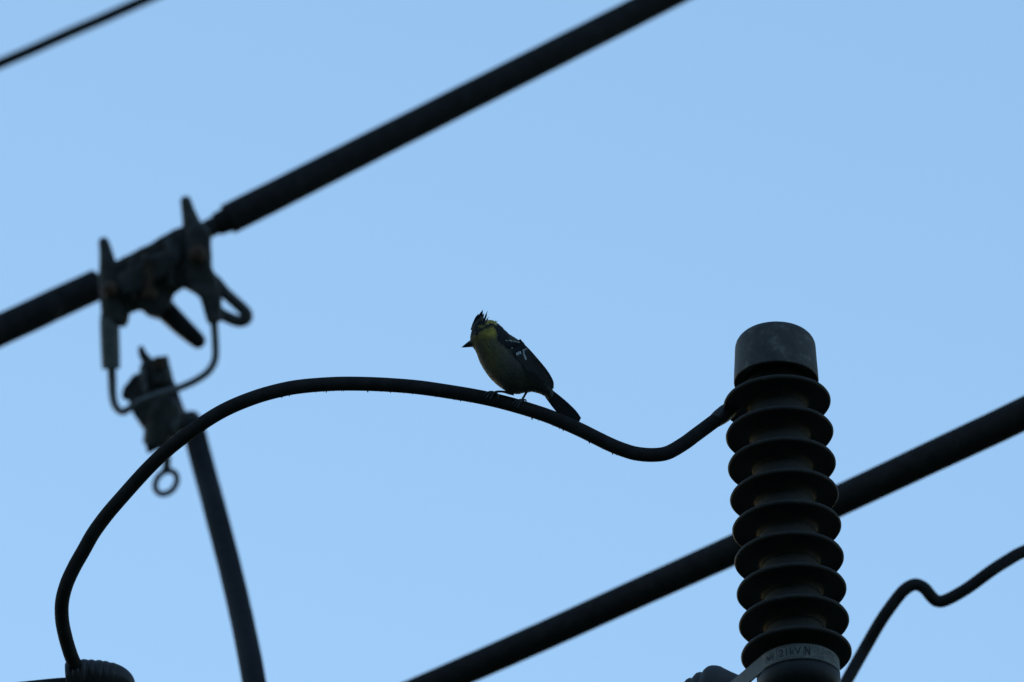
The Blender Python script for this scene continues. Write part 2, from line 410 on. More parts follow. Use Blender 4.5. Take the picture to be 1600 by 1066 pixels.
obj('ferrule', tube([(1117, 657.8, 12.122), (1123, 653.2, 12.124), (1130, 648, 12.126), (1137, 642.5, 12.128), (1150, 633, 12.13), (1176, 620, 12.13)], [11.4, 12.8, 13.4, 13, 11, 9], 6, 22, 0.03, 9), M_TAPE, t)

# ------------------------------------------------------------------ taped joint and feeder at the lower left
t = thing('feeder_cable', 'black cable end entering the taped joint at the bottom left corner', 'cable', P(40, 1076, 12.26))
obj('sheath', tube([(-500, 1190, 12.35), (-200, 1112, 12.3), (-60, 1088, 12.28), (40, 1076, 12.26), (110, 1070, 12.25), (170, 1074, 12.25), (215, 1088, 12.25), (270, 1116, 12.26), (330, 1170, 12.27)], 11.5, 10, 22, 0.012, 31), M_CABLE, t)
t = thing('taped_joint', 'black ribbed tape wrapping round the joint at the bottom left corner', 'cable joint', P(150, 1066, 12.25))
ja = [(108, 1059), (125, 1058), (145, 1058), (165, 1059.5), (181, 1063), (193, 1069), (203, 1081)]
obj('filler', tube([(x, y, 12.245) for x, y in ja], [20, 25, 25.5, 25, 24, 20, 12], 6, 26, 0.03, 7), M_TAPE, t)
jp = catmull([(x, y) for x, y in ja], 40)
for k in range(8):
    i = int(8 + k * 21.5)
    i = min(i, len(jp) - 3)
    c = jp[i]; c2 = jp[min(i + 2, len(jp) - 1)]
    ax = (P(c2[0], c2[1], 12.245) - P(c[0], c[1], 12.245)).normalized()
    ax = (ax + F_ * random.uniform(-.12, .12) + U_ * random.uniform(-.08, .05)).normalized()
    rr = px([24.5, 26.5, 27.2, 26.3, 26.8, 25.8, 25.2, 21.5][k], 12.245)
    wd = px(6.6, 12.245); th = px(2.2, 12.245)
    prof = [(rr - th, -wd), (rr - th * .2, -wd * .8), (rr + th * .35, -wd * .3), (rr + th * .45, wd * .2), (rr, wd * .8), (rr - th, wd)]
    obj('tape_turn', lathe(prof, P(c[0], c[1], 12.245), ax, 40, 0.03), M_TAPE, t)

# ------------------------------------------------------------------ lower thick cable, thin wire, wavy lead
t = thing('overhead_cable', 'thick black cable climbing from the bottom edge to the right, passing behind the insulator', 'cable', P(1150, 858, 12.95))
obj('sheath', tube([(-400, 1535, 13.3), (200, 1277, 13.18), (683, 1067, 13.08), (850, 993.5, 13.04), (1000, 925.5, 13.0), (1150, 857.5, 12.95), (1310, 783, 12.9), (1450, 717, 12.86), (1600, 646.5, 12.82), (2000, 452, 12.7), (2700, 105, 12.5)],
                   [20, 21.5, 22.6, 22.9, 23.2, 23.8, 24.6, 25.2, 25.8, 27.2, 29], 12, 26, 0.01, 41), M_CABLE, t)
t = thing('overhead_wire', 'thin black wire slanting across the top left corner', 'wire', P(110, 51, 14.12))
obj('sheath', tube([(-900, 470, 13.9), (-300, 226, 14.05), (0, 99.5, 14.1), (110, 51, 14.12), (228, -1, 14.15), (700, -216, 14.25), (1500, -600, 14.4)], 8.4, 10, 18, 0.01, 51), M_CABLE, t)
t = thing('lead_wire', 'thin black lead with a small kink, rising to the right edge beside the insulator', 'wire', P(1431, 914, 12.7))
obj('sheath', tube([(1225, 1290, 12.5), (1262, 1190, 12.58), (1296, 1115, 12.64), (1323, 1064, 12.68), (1350, 1016, 12.7), (1376, 971, 12.7), (1400, 937, 12.7), (1415, 920.5, 12.7), (1430, 913.5, 12.7), (1444, 919, 12.7), (1455, 932, 12.7), (1465, 939.5, 12.7),
                    (1480, 937, 12.7), (1512, 919, 12.7), (1549, 892, 12.7), (1574, 876, 12.71), (1602, 861, 12.72), (1680, 832, 12.75), (1850, 790, 12.8), (2300, 720, 12.9)], 9.8, 9, 20, 0.014, 61), M_CABLE, t)

# ------------------------------------------------------------------ ribbed insulator (arrester)
LEAN = math.radians(3.75)
AX = (U_ * math.cos(LEAN) - R_ * math.sin(LEAN)) * math.cos(ELEV) + F_ * math.sin(ELEV)
AX.normalize()
SIDE = (R_ - AX * R_.dot(AX)).normalized()           # to the right
NEAR = AX.cross(SIDE) * -1                           # across, toward the viewer
if NEAR.dot(F_) > 0: NEAR = -NEAR
O0 = P(1214.2, 629, 12.12)
u = px(1, 12.12)                                     # one grid unit at the insulator, in metres
def LA(prof, seg=72, wob=0.0): return lathe([(r * u, z * u) for r, z in prof], O0, AX, seg, wob, side=SIDE)
t = thing('ribbed_insulator', 'dark ribbed insulator column with a domed grey cap and a printed band', 'insulator', O0 - AX * 556 * u)
PITCH = 56.6
ce = (629 - 598.5) / math.cos(ELEV)
cap = [(50, ce + 6), (58, ce + 5), (62.5, ce + 1.5), (64.5, ce), (66, ce + 0.8), (66.4, ce + 3), (65.6, ce + 20), (64.4, ce + 36), (63.4, ce + 61.5)]
for k in range(1, 9):
    q = k / 8 * math.pi / 2
    cap.append((39.4 + 24 * math.cos(q), ce + 61.5 + 23 * math.sin(q)))
cap += [(28, ce + 85.3), (12, ce + 85.8), (0.1, ce + 86)]
CAX = ((U_ * math.cos(math.radians(1.0)) - R_ * math.sin(math.radians(1.0))) * math.cos(ELEV) + F_ * math.sin(ELEV)).normalized()
COrg = P(1213, 598.5, 12.12) - CAX * ce * u           # the cap sits slightly askew on the column
obj('cap', lathe([(r * u, z * u) for r, z in cap], COrg, CAX, 96, 0.006), M_CAP, t)
obj('cap_lining', LA([(0.1, ce + 14), (40, ce + 14), (54, ce + 10), (58.5, ce + 5.4)], 64), M_DARK, t)
obj('neck', LA([(50, ce + 14), (52, ce + 6), (54, ce - 6), (55, ce - 12), (50, ce - 20), (44, 6)], 64, 0.004), M_SHED, t)
obj('core', LA([(44.5, 8)] + [(44.5, -PITCH * k / 2) for k in range(1, 17)] + [(44.5, -PITCH * 8 - 40), (50, -PITCH * 8 - 44)], 64, 0.003), M_CORE, t)
# one shed, copied down the column
sp = [(44.8, 13), (50, 12.2), (60, 9.6), (72, 6), (79.5, 3.6), (82.6, 1.8), (84, -0.8), (84, -2.6), (82.6, -4.8), (80.4, -5.4), (78, -3.4), (74, -1.2), (68, 0.2), (60, 0.2), (53, -1.8), (48.5, -5.5), (46, -10), (44.8, -15)]
shed_v, shed_f = lathe([(r * u, z * u) for r, z in sp], Vector((0, 0, 0)), Vector((0, 0, 1)), 80, 0.005, side=Vector((1, 0, 0)))
rot = Matrix((SIDE, AX.cross(SIDE), AX)).transposed()
first = None
for k in range(9):
    if first is None:
        me = bpy.data.meshes.new('shed'); me.from_pydata([tuple(v) for v in shed_v], [], shed_f)
        for p in me.polygons: p.use_smooth = True
        me.materials.append(M_SHED)
        s = bpy.data.objects.new('shed', me); first = s
    else:
        s = first.copy()
    COL.objects.link(s); s.parent = t
    s.location = (O0 - AX * (PITCH * k * u)) - Vector(t.location)
    s.rotation_euler = (rot @ Matrix.Rotation(random.uniform(0, 6.28), 3, 'Z') @ Matrix.Rotation(random.gauss(0, .006), 3, 'X')).to_euler()
    f = 1 + 0.003 * k
    s.scale = (f, f, 1)
zt, zb = -471.4, -498.2
obj('base_housing', LA([(50, zt + 12), (58, zt + 6), (60.5, zt), (61, zb), (64.5, zb - 2), (65.5, zb - 7), (64, zb - 18), (60, zb - 26), (52, zb - 31), (40, zb - 34), (22, zb - 35), (0.1, zb - 35)], 72, 0.004), M_DARK, t)

def cyl(phi, z, r):                                  # a point on the base, phi measured from the right toward the viewer
    return O0 + (SIDE * math.cos(phi) + NEAR * math.sin(phi)) * (r * u) + AX * (z * u)
def ribbon(pts_in, pts_out):
    """strap from rows of (bottom, top) points, inner and outer face"""
    V, Fa = [], []
    n = len(pts_in)
    for (a, b), (c, d) in zip(pts_in, pts_out): V += [a, b, d, c]
    for i in range(n - 1):
        for k in range(4):
            k2 = (k + 1) % 4
            Fa.append([i * 4 + k, i * 4 + k2, (i + 1) * 4 + k2, (i + 1) * 4 + k])
    Fa.append([3, 2, 1, 0]); Fa.append([(n - 1) * 4 + k for k in range(4)])
    return V, Fa
PHL = math.radians(148.5)
rin, rout = [], []
for k in range(61):
    ph = math.radians(-205) + (PHL - math.radians(-205)) * k / 60
    rin.append((cyl(ph, zb, 61.6), cyl(ph, zt, 61.6))); rout.append((cyl(ph, zb, 64.2), cyl(ph, zt, 64.2)))
tang = SIDE * -math.sin(PHL) + NEAR * math.cos(PHL); nout = SIDE * math.cos(PHL) + NEAR * math.sin(PHL)
for k in range(1, 9):
    L = k * 14
    rin.append((cyl(PHL, zb, 61.6) + tang * L * u, cyl(PHL, zt, 61.6) + tang * L * u))
    rout.append((cyl(PHL, zb, 64.2) + tang * L * u, cyl(PHL, zt, 64.2) + tang * L * u))
band = obj('mounting_strap', ribbon(rin, rout), M_BAND, t, smooth=False)
rin, rout = [], []
for k in range(49):
    ph = math.radians(-8) + (math.radians(148) - math.radians(-8)) * k / 48
    rin.append((cyl(ph, zb + 1.2, 64.4), cyl(ph, zt - 1.2, 64.4))); rout.append((cyl(ph, zb + 1.2, 65.1), cyl(ph, zt - 1.2, 65.1)))
plate = obj('label_plate', ribbon(rin, rout), M_LABEL, band, smooth=False)
# printing on the plate: s runs along the plate in grid units from its left end, v up
def on_plate(s, v, r=65.25):
    return cyl(math.radians(148) - s / 65.0, zb + 1.2 + v, r)
PH = zt - zb - 2.4
def stroke_quads(polys, name):
    V, Fa = [], []
    for pl in polys:
        n = len(V)
        V += [on_plate(*p) for p in pl] ; Fa.append([n + i for i in range(len(pl))])
    return V, Fa
def line_poly(a, b, w):
    d = Vector((b[0] - a[0], b[1] - a[1])); L = d.length; d.normalize(); nn = Vector((-d.y, d.x)) * w / 2
    out = []
    m = max(1, int(L / 3))
    for i in range(m):
        p = Vector(a).lerp(Vector(b), i / m); q = Vector(a).lerp(Vector(b), (i + 1) / m)
        out.append([tuple(p + nn), tuple(p - nn), tuple(q - nn), tuple(q + nn)])
    return out
def text_mesh(body, s0, v0, size, sx=1.0):
    cu = bpy.data.curves.new('lettering', 'FONT'); cu.body = body; cu.size = size; cu.resolution_u = 4
    cu.offset = size * 0.012
    to = bpy.data.objects.new('lettering', cu); COL.objects.link(to)
    bpy.context.view_layer.update()
    me = to.evaluated_get(bpy.context.evaluated_depsgraph_get()).to_mesh()
    V = [on_plate(s0 + v.co.x * sx, v0 + v.co.y) for v in me.vertices]
    Fa = [list(p.vertices) for p in me.polygons]
    bpy.data.objects.remove(to, do_unlink=True); bpy.data.curves.remove(cu)
    return V, Fa
s21 = math.radians(148 - 118) * 65
obj('lettering', text_mesh('21kV', s21, 6.2, 18.5, 0.93), M_INK, band)
bx0, bx1 = s21 - 3.2, s21 + 39.5
fr = line_poly((bx0, 2.6), (bx1, 2.6), .7) + line_poly((bx0, 22), (bx1, 22), .7) + line_poly((bx0, 2.6), (bx0, 22), .8) + line_poly((bx1, 2.6), (bx1, 22), .8)
obj('label_frame', stroke_quads(fr, ''), M_INK, band)
lg = line_poly((9, 5.5), (12, 16.5), 2.2) + line_poly((12, 16.5), (15.5, 7.5), 2.6) + line_poly((15.5, 7.5), (19.5, 17.5), 2.4) + line_poly((16, 10.5), (25, 11.5), 2.2) + line_poly((22.6, 6), (24.6, 18), 2.2)
obj('emblem', stroke_quads(lg, ''), M_INK, band)
fine = []
fine += line_poly((bx1 + 3, 4), (bx1 + 3, 21), 2.4) + line_poly((bx1 + 3.4, 20), (bx1 + 9, 5), 3.2) + line_poly((bx1 + 9.6, 4), (bx1 + 9.6, 21), 2.2)
for row in range(6):
    s = bx1 + 14
    while s < bx1 + 78:
        L = random.uniform(1.2, 4.5)
        if random.random() < .8: fine += line_poly((s, 3.8 + row * 3.2), (s + L, 3.8 + row * 3.2), random.uniform(.8, 1.5))
        s += L + random.uniform(.7, 1.8)
obj('fine_print', stroke_quads(fine, ''), M_INK, band, kind='stuff')
# boot of the mounting bolt, left of the strap
bo = P(1160, 1100, 12.2); bax = (R_ * -0.98 + U_ * 0.0 + F_ * 0.2).normalized()
pr = [(0.1, -20), (30, -20), (42, -4), (45.5, 6), (50.5, 18), (56, 30), (59, 36), (60.4, 42), (60.6, 49), (59, 55), (55, 60), (51.4, 62), (49.6, 64), (50, 68), (48.6, 73), (44.5, 77), (41.5, 79), (40.4, 81), (40.6, 85), (38.5, 89), (34.5, 92), (33, 94), (33, 110), (0.1, 112)]
bolt = obj('bolt_boot', lathe([(r * u, z * u) for r, z in pr], bo, bax, 72, 0.008), M_GREASE, t)
# ------------------------------------------------------------------ the bird
# measured on a 4.8465 times enlargement; q counts those units toward the viewer
BZ = 4.8465
DB = 12.1
def Q(x, y, q=0.0):
    return P(690 + x / BZ, 460 + y / BZ, DB) - F_ * px(q / BZ, DB)
bird = thing('perched_bird', 'small crested bird with yellow cheeks and white wing bars, perched on the jumper cable', 'bird', Q(560, 800))
# sections: upper x, y, lower x, y, half widths (upper, middle, lower)
SEC = [(216, 352, 218, 366, 6, 8, 6),
       (219, 318, 231, 393, 26, 40, 26),
       (228, 278, 250, 416, 48, 66, 40),
       (246, 240, 266, 448, 68, 86, 58),
       (285, 214, 286, 506, 88, 100, 84),
       (335, 198, 322, 572, 98, 118, 112),
       (392, 199, 372, 640, 98, 140, 138),
       (448, 240, 430, 694, 104, 158, 152),
       (505, 296, 498, 738, 118, 172, 150),
       (575, 341, 568, 757, 128, 172, 132),
       (640, 400, 625, 745, 128, 160, 104),
       (694, 470, 690, 738, 116, 138, 84),
       (750, 548, 742, 752, 96, 112, 66),
       (800, 630, 786, 772, 72, 82, 48),
       (832, 700, 812, 796, 48, 54, 34),
       (850, 740, 834, 800, 20, 24, 16)]
S = catmull(SEC, 6)
NS, NA = len(S), 48
def vmix(a, b, t): return tuple(x + (y - x) * t for x, y in zip(a, b))
def seg_dist(p, pl):
    best = 1e9
    for a, b in zip(pl[:-1], pl[1:]):
        ax, ay, bx, by = *a, *b
        L = (bx - ax) ** 2 + (by - ay) ** 2
        t = max(0, min(1, ((p[0] - ax) * (bx - ax) + (p[1] - ay) * (by - ay)) / L))
        best = min(best, math.hypot(p[0] - ax - t * (bx - ax), p[1] - ay - t * (by - ay)))
    return best
def inside(p, poly):
    r = False
    for (x1, y1), (x2, y2) in zip(poly, poly[1:] + poly[:1]):
        if (y1 > p[1]) != (y2 > p[1]) and p[0] < (x2 - x1) * (p[1] - y1) / (y2 - y1) + x1: r = not r
    return r
BLACK, YELLOW, OLIVE, GREY, MOSS, WHITE = (0.014, 0.014, 0.019), (0.52, 0.40, 0.075), (0.14, 0.122, 0.042), (0.095, 0.09, 0.082), (0.035, 0.043, 0.034), (0.7, 0.72, 0.75)
CHEEK = [(236, 318), (262, 312), (300, 282), (352, 258), (400, 244), (416, 282), (404, 322), (340, 340), (300, 350), (262, 385), (240, 380)]
def plumage(x, y):
    n = noise.noise(Vector((x * .03, y * .03, 0))) * 14
    x, y = x + n, y + noise.noise(Vector((x * .03, y * .03, 7))) * 10
    p = (x, y)
    c = GREY
    # breast: olive yellow fading to the grey flank, black line along the middle of the belly
    f = max(0, min(1, (560 - x - 0.15 * (y - 350)) / 200))
    c = vmix(GREY, OLIVE, min(1, f * 1.1 * (0.75 + 0.5 * noise.noise(Vector((x * .018, y * .012, 5))))))
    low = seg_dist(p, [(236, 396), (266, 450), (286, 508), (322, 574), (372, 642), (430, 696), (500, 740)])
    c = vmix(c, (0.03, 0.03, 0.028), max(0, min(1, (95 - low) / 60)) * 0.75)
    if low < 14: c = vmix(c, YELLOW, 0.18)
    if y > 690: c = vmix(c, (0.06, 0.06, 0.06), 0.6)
    # back
    if inside(p, [(430, 225), (480, 262), (700, 440), (900, 740), (800, 760), (640, 560), (480, 400), (420, 330)]): c = vmix(MOSS, GREY, 0.2)
    # neck side black
    if inside(p, [(395, 236), (425, 216), (490, 270), (520, 320), (500, 380), (440, 370), (416, 330), (420, 290)]): c = BLACK
    if inside(p, CHEEK):
        f = math.exp(-(((x - 372) / 74) ** 2 + ((y - 280) / 54) ** 2))
        f *= 0.75 + 0.5 * noise.noise(Vector((x * .06, y * .06, 2)))
        c = vmix((0.11, 0.085, 0.03), YELLOW, max(0, min(1, f * 0.95)))
    if inside(p, [(340, 188), (372, 184), (408, 196), (420, 216), (396, 226), (352, 222)]): c = vmix(YELLOW, WHITE, 0.12)
    # crown
    if y < 318 - (x - 225) * 0.95 and x < 345: c = BLACK
    if seg_dist(p, [(288, 252), (310, 238), (356, 212), (398, 200)]) < 7: c = vmix(YELLOW, OLIVE, max(0.15, min(0.8, (400 - x) / 110)))
    if seg_dist(p, [(256, 290), (300, 268), (340, 240), (378, 226), (420, 236)]) < 9: c = BLACK
    if math.hypot(x - 262, y - 292) < 17: c = BLACK
    if x < 240 and y < 316: c = BLACK
    return c
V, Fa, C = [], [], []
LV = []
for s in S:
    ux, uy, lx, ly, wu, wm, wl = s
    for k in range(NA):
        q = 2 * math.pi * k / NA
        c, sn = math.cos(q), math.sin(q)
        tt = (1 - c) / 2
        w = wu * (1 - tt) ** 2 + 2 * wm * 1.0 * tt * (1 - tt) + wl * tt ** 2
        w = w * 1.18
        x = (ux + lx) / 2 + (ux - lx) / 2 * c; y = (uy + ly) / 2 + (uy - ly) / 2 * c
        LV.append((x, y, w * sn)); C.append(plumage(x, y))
for i in range(NS - 1):
    for k in range(NA):
        k2 = (k + 1) % NA
        Fa.append([i * NA + k, (i + 1) * NA + k, (i + 1) * NA + k2, i * NA + k2])
for i, rev in ((0, 0), (NS - 1, 1)):
    c = len(LV); ring_ = [LV[i * NA + k] for k in range(NA)]
    LV.append(tuple(sum(p[j] for p in ring_) / NA for j in range(3))); C.append(C[i * NA])
    for k in range(NA):
        k2 = (k + 1) % NA
        Fa.append([c, i * NA + k2, i * NA + k] if rev else [c, i * NA + k, i * NA + k2])
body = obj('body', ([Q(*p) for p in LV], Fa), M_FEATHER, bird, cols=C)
bvh = BVHTree.FromPolygons([Vector(p) for p in LV], Fa)
def skin_q(x, y, default=20.0):
    h = bvh.ray_cast(Vector((x, y, 900)), Vector((0, 0, -1)))
    return h[0].z if h[0] else default

# contour feathers: small overlapping blades that break up the outline
FV, FF, FC = [], [], []
def blade(root, mid, tip, wid, ctrip, up):
    """thin leaf: root, mid, tip as local triples; wid half width; ctrip colours root, mid edge, tip"""
    d = Vector(tip) - Vector(root); side = d.cross(Vector(up)).normalized() * wid
    n = len(FV)
    m = Vector(mid)
    for p in (Vector(root) - side * .4, Vector(root) + side * .4, m + side, m - side, Vector(tip) + side * .12, Vector(tip) - side * .12): FV.append(p)
    FF.append([n, n + 1, n + 2, n + 3]); FF.append([n + 3, n + 2, n + 4, n + 5])
    for c in (ctrip[0], ctrip[0], ctrip[1], ctrip[1], ctrip[2], ctrip[2]): FC.append(c)
for it in range(3600):
    i = random.randrange(4, NS - 8); k = random.randrange(NA)
    p = Vector(LV[i * NA + k]); p2 = Vector(LV[(i + 3) * NA + k])
    a = Vector(LV[i * NA + (k + 1) % NA]) - p; d = (p2 - p)
    if d.length < 1e-6: continue
    d.normalize(); nn = a.cross(d).normalized()
    ctr = Vector(((S[i][0] + S[i][2]) / 2, (S[i][1] + S[i][3]) / 2, 0))
    if nn.dot(p - ctr) < 0: nn = -nn
    p = p + a * random.uniform(0, 1) + d * random.uniform(-6, 6)
    L = random.uniform(13, 24) * (0.7 if p.x < 300 else 1.0)
    lift = random.uniform(0.06, 0.2)
    if p.y > 640 and p.x > 380: lift *= 1.25
    root = p - nn * 1.5; mid = p + d * L * .55 + nn * (L * lift * .7 + .8); tip = p + d * L + nn * L * lift * .75 + a.normalized() * random.uniform(-2, 2)
    c = plumage(p.x, p.y); v = random.uniform(0.5, 1.5)
    c = tuple(q * v for q in c)
    blade(root, mid, tip, random.uniform(2.2, 4.2), (c, c, tuple(q * 1.1 for q in c)), nn)
# loose wisps on the nape and the lower belly
for it in range(90):
    x0 = random.uniform(345, 415); y0 = 200 + (x0 - 350) * .12 + random.uniform(0, 14)
    L = random.uniform(12, 26); an = math.radians(random.uniform(25, 75))
    q0 = random.gauss(0, 40)
    r = Vector((x0, y0 + 5, q0)); tp = r + Vector((math.cos(an) * L * .7, -math.sin(an) * L, random.uniform(-6, 6)))
    c = vmix(YELLOW, WHITE, random.uniform(0, .2)); blade(r, r.lerp(tp, .5), tp, random.uniform(.9, 1.8), (c, c, c), (0, 0, 1))
for it in range(110):
    x0 = random.uniform(520, 690); y0 = 742 + 14 * math.exp(-((x0 - 570) / 40) ** 2) + random.uniform(-14, 0)
    L = random.uniform(8, 20); an = math.radians(random.uniform(20, 90))
    r = Vector((x0, y0 - 6, random.gauss(0, 40))); tp = r + Vector((math.cos(an) * L, math.sin(an) * L * .8, random.uniform(-4, 4)))
    c = GREY; blade(r, r.lerp(tp, .5), tp, random.uniform(.8, 1.6), (c, c, c), (0, 0, 1))
for it in range(40):
    x0 = random.uniform(425, 500); y0 = 218 + (x0 - 425) * .98 + random.uniform(0, 10)
    L = random.uniform(8, 18); an = math.radians(random.uniform(-30, 10))
    r = Vector((x0 - 4, y0 + 4, random.gauss(0, 40))); tp = r + Vector((math.cos(an) * L, math.sin(an) * L, 0))
    blade(r, r.lerp(tp, .5), tp, random.uniform(.9, 1.6), (BLACK, BLACK, BLACK), (0, 0, 1))
obj('contour_feathers', ([Q(*p) for p in FV], FF), M_FEATHER, bird, cols=FC, kind='stuff')

def vane(pts, wids, col_edge, col_mid, up=(0, 0, 1), crown=2.0):
    """long feather: pts local triples, wids half widths, with a raised shaft"""
    pp = catmull([tuple(p) + (w,) for p, w in zip(pts, wids)], 5)
    V_, F__, C_ = [], [], []
    for i, p in enumerate(pp):
        a = Vector(pp[max(i - 1, 0)][:3]); b_ = Vector(pp[min(i + 1, len(pp) - 1)][:3])
        d = (b_ - a).normalized(); s_ = d.cross(Vector(up)).normalized()
        c = Vector(p[:3])
        e = col_edge(i / (len(pp) - 1)) if callable(col_edge) else col_edge
        m_ = col_mid(i / (len(pp) - 1)) if callable(col_mid) else col_mid
        for f_, h_ in ((-1, 0), (-.78, .4), (0, 1), (.78, .4), (1, 0)):
            V_.append(c + s_ * p[3] * f_ + Vector(up) * crown * h_); C_.append(e if abs(f_) == 1 else m_)
    for i in range(len(pp) - 1):
        for k in range(4):
            F__.append([i * 5 + k, i * 5 + k + 1, (i + 1) * 5 + k + 1, (i + 1) * 5 + k])
    return V_, F__, C_
def jvanes(lst):
    V_, F__, C_ = [], [], []
    for v, f, c in lst:
        n = len(V_); V_ += v; F__ += [[i + n for i in q] for q in f]; C_ += c
    return [Q(*p) for p in V_], F__, C_

# crest: each spike is a feather of its own
HX, HY = lambda a: (715 + a / 13.32 - 690) * BZ, lambda a: (480 + a / 13.32 - 460) * BZ
spikes = [((345, 450), (425, 280), (488, 100), 34), ((380, 440), (455, 260), (521, 56), 30), ((300, 480), (343, 345), (430, 142), 32), ((312, 450), (380, 270), (438, 145), 36), ((330, 440), (380, 320), (455, 180), 34), ((350, 440), (420, 290), (470, 165), 36), ((380, 430), (450, 270), (500, 120), 34),
          ((400, 420), (470, 260), (522, 66), 32), ((430, 410), (490, 250), (528, 150), 30), ((440, 410), (505, 270), (552, 128), 20), ((470, 400), (520, 290), (530, 200), 28),
          ((490, 390), (545, 270), (624, 78), 15), ((520, 380), (565, 270), (612, 150), 14), ((540, 375), (590, 290), (648, 203), 13), ((560, 370), (605, 310), (628, 240), 15),
          ((470, 410), (500, 330), (555, 250), 30), ((320, 460), (360, 360), (430, 230), 36)]
crest = None
for k, (a, b_, c, w) in enumerate(spikes):
    qq = random.uniform(-14, 16)
    wz = w * BZ / 13.32
    v, f, cc = vane([(HX(a[0]), HY(a[1]), qq), (HX(b_[0]), HY(b_[1]), qq * 1.1), (HX(b_[0] * .4 + c[0] * .6), HY(b_[1] * .4 + c[1] * .6), qq * 1.2), (HX(c[0]), HY(c[1]), qq * 1.3)], [wz, wz, wz * .72, .8], BLACK, BLACK, crown=4)
    obj('crest_feather', ([Q(*p) for p in v], f), M_FEATHER, bird, cols=cc)
# a solid root under the crest
obj('crest_root', sweep([Q(250, 290, 0), Q(262, 256, 0), Q(282, 224, 0), Q(294, 196, 0), Q(301, 168, 0), Q(305, 145, 0)], [px(r / BZ) for r in (26, 36, 36, 28, 16, 3)], 18), M_BEAK, bird)

# beak
def cone_part(pts, rads, squash=1.0, seg=14): return sweep([Q(*p) for p in pts], [px(r / BZ) for r in rads], seg)
obj('upper_mandible', cone_part([(238, 362, 0), (220, 368, 0), (196, 378, 0), (172, 391, 0), (151, 403, 0)], [25, 20, 13, 7.5, 1.2]), M_BEAK, bird)
obj('lower_mandible', cone_part([(244, 384, 0), (226, 388, 0), (200, 393, 0), (172, 399, 0), (156, 402, 0)], [15, 12, 8.5, 4.5, 1.0]), M_BEAK, bird)
for sgn in (1, -1):
    c = Q(262, 292, sgn * (skin_q(262, 292) - 4)); r = px(11 / BZ)
    obj('eye', lathe([(r * math.sin(q), r * math.cos(q)) for q in [math.pi * k / 10 + 1e-4 for k in range(11)]], c, F_, 16), M_EYE, bird)

# wings
FLY_E, FLY_M = (0.16, 0.165, 0.17), (0.032, 0.032, 0.038)
def wing(sgn):
    w = obj('wing', (lambda v, f, c: (v, f))(*jvanes([])) if False else ([Q(500, 350, 0)] * 3, [[0, 1, 2]]), M_FEATHER, bird)
    return w
def wq(x, y, lift): return max(skin_q(x, y, 24), 24) + lift
def make_wing(sgn):
    def loc(x, y, lift): return (x, y, sgn * wq(x, y, lift))
    up = (0, 0, sgn)
    roots = [(632, 420), (624, 428), (614, 434), (604, 440), (596, 446), (588, 450), (580, 455), (572, 459), (563, 464), (554, 469)]
    tips = [(716, 500), (752, 545), (786, 592), (812, 632), (832, 664), (845, 692), (848, 712), (838, 722), (824, 728), (806, 732)]
    lst = []
    for k, (r, tp) in enumerate(zip(roots, tips)):
        bow = 10 + k * 2.2
        m1 = (r[0] + (tp[0] - r[0]) * .35 - 0, r[1] + (tp[1] - r[1]) * .35 + bow * .6)
        m2 = (r[0] + (tp[0] - r[0]) * .72, r[1] + (tp[1] - r[1]) * .72 + bow * .55)
        lf = 9 - k * .6
        lst.append(vane([loc(*r, lf), loc(*m1, lf + 3), loc(*m2, lf + 2), loc(*tp, lf)], [13, 17, 15, 6], FLY_E, FLY_M, up))
    lst.append(vane([loc(600, 366, 12), loc(652, 424, 14), loc(722, 506, 12), loc(790, 590, 10), (834, 662, sgn * 32), (843, 708, sgn * 26)], [10, 15, 17, 17, 13, 5], FLY_E, FLY_M, up))
    main = jvanes(lst)
    wg = obj('wing', (main[0], main[1]), M_FEATHER, bird, cols=main[2])
    # coverts in two rows, tipped white
    lst = []
    for k in range(8):
        f_ = k / 7
        r = (548 + 62 * f_, 408 - 44 * f_ ); tp = (560 + 92 * f_, 466 - 34 * f_)
        wt = (lambda t: WHITE if t > .62 else BLACK)
        m = ((r[0] + tp[0]) / 2, (r[1] + tp[1]) / 2 + 2)
        lst.append(vane([loc(*r, 12), loc(*m, 15), loc(*tp, 14)], [9, 10, 4.5], BLACK if k in (0, 4) else (0.03, .03, .03), wt if k not in (0, 4) else BLACK, up))
    lst.append(vane([loc(612, 436, 15), loc(628, 466, 17), loc(640, 496, 16)], [5, 8, 8], (0.05, 0.05, .05), (lambda t: vmix(WHITE, BLACK, .25)), up))
    lst.append(vane([loc(628, 410, 15), loc(642, 420, 16), loc(660, 432, 15)], [3, 5, 3], BLACK, vmix(WHITE, BLACK, .3), up))
    d = jvanes(lst); obj('greater_coverts', (d[0], d[1]), M_FEATHER, wg, cols=d[2])
    lst = []
    for k in range(14):
        f_ = k / 13
        r = (478 + 110 * f_, 352 + 26 * math.sin(f_ * 3) - 12 * f_); tp = (498 + 122 * f_, 402 - 12 * f_)
        lst.append(vane([loc(*r, 7), loc((r[0] + tp[0]) / 2, (r[1] + tp[1]) / 2, 12), loc(*tp, 13)], [10, 12, 5], (0.02, 0.02, .022), BLACK, up))
    for a, b_, wdt, br in (((482, 348), (502, 353), 5, .35), ((508, 348), (536, 356), 7, .05), ((540, 352), (564, 361), 6, .2), ((562, 358), (596, 371), 7.5, 0.0), ((528, 400), (538, 413), 5, .4)):
        m = ((a[0] + b_[0]) / 2, (a[1] + b_[1]) / 2)
        lst.append(vane([loc(*a, 19), loc(*m, 24), loc(*b_, 22)], [2, wdt, 2.5], BLACK, vmix(WHITE, BLACK, br), up))
    d = jvanes(lst); obj('lesser_coverts', (d[0], d[1]), M_FEATHER, wg, cols=d[2])
make_wing(1); make_wing(-1)

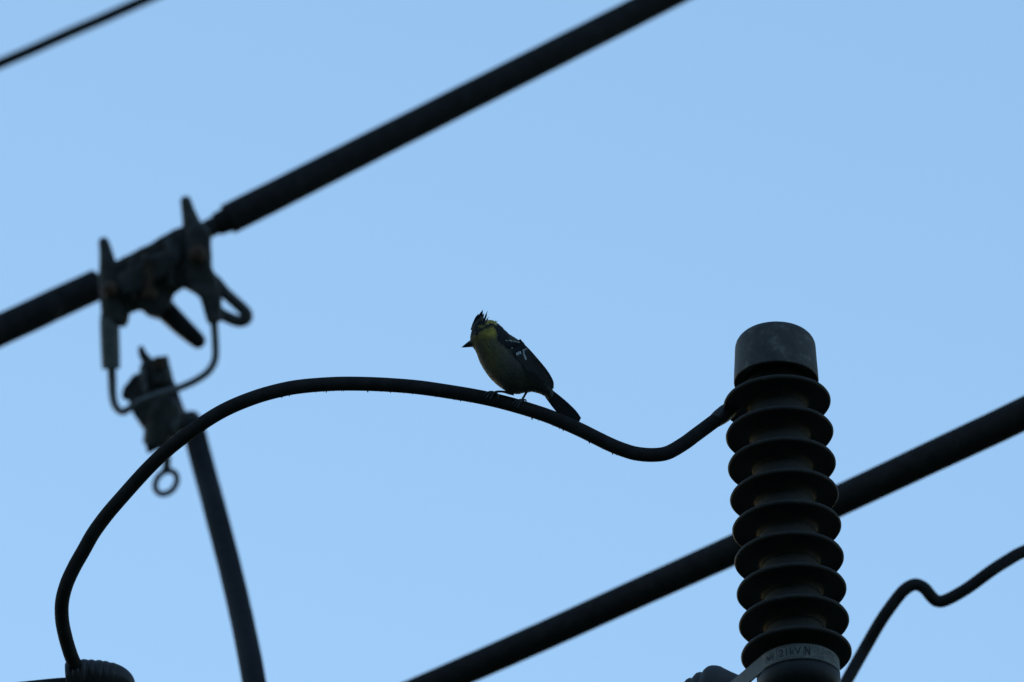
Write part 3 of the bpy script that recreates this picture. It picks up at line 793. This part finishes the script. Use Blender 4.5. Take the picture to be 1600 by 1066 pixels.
# tail: six overlapping feathers
lst = []
for k in range(6):
    o_ = (k - 2.5) * 15
    nx, ny = 0.72, -0.69                       # across the tail, toward its upper edge
    a = (812 + nx * o_ * .55, 752 + ny * o_ * .55, -4 - abs(k - 2.5) * 2); b_ = (895 + nx * o_ * .85, 838 + ny * o_ * .85, -24 - k); c = (975 + nx * o_ * .95, 918 + ny * o_ * .95, -52 - k)
    e = (1026 + nx * o_ * .9 - (2.5 - abs(k - 2.5)) * -6, 968 + ny * o_ * .9, -72 - k)
    lst.append(vane([a, b_, c, e], [18, 22, 21, 10], (0.075, 0.078, 0.085), (0.026, 0.026, 0.03), (0, 0, 1), 3))
d = jvanes(lst); obj('tail', (d[0], d[1]), M_FEATHER, bird, cols=d[2])

# legs: shank and toes gripping the jumper
JZ = [((c[0] - 690) * BZ, (c[1] - 460) * BZ) for c in JS]
def on_cable(zx, ang, rad=11.1 * BZ + 3):
    for (x1, y1), (x2, y2) in zip(JZ[:-1], JZ[1:]):
        if x1 <= zx < x2:
            yy = y1 + (y2 - y1) * (zx - x1) / (x2 - x1); break
    return (zx + 0.25 * rad * math.cos(ang), yy - rad * math.cos(ang), rad * math.sin(ang))
def leg(knee, shank, foot_x, toes):
    lg_ = obj('leg', sweep([Q(*p) for p in catmull(knee + shank, 5)], [px(r / BZ) for r in [x[0] for x in catmull([(v,) for v in ([26, 15] + [9, 8.5, 9.5])[:len(knee + shank)]], 5)]], 14), M_LEG, bird)
    for pts in toes:
        P_ = [Q(*on_cable(x, math.radians(a), 11.1 * BZ + h)) for x, a, h in pts]
        n = len(P_)
        obj('toe', sweep([Vector(p) for p in catmull([tuple(p) for p in P_], 4)], [px((7.2 - 5.4 * (i / (4 * (n - 1))) ** 2) / BZ) for i in range(4 * (n - 1) + 1)], 10), M_LEG, lg_)
leg([(662, 690, 40), (652, 722, 46)], [(636, 752, 42), (622, 778, 34), (612, 792, 28)], 610,
    [[(600, 24, 5), (586, 40, 8), (570, 62, 7), (560, 84, 5), (558, 100, 2)], [(600, 24, 5), (580, 34, 8), (556, 52, 7), (542, 74, 5), (538, 92, 2)], [(600, 24, 5), (594, 46, 8), (584, 68, 7), (578, 92, 5), (577, 106, 2)],
     [(600, 24, 5), (616, 6, 8), (626, -20, 7), (630, -50, 4)]])
leg([(545, 742, 8), (510, 744, 10)], [(470, 738, 14), (432, 736, 18), (404, 742, 22)], 395,
    [[(392, 22, 5), (374, 34, 9), (352, 56, 8), (340, 80, 5), (338, 96, 2)], [(392, 22, 5), (366, 24, 9), (340, 40, 8), (322, 62, 5), (318, 80, 2)], [(392, 22, 5), (384, 42, 9), (374, 66, 8), (368, 88, 5), (367, 102, 2)],
     [(392, 22, 5), (412, 40, 9), (424, 58, 8), (426, 76, 3)]])
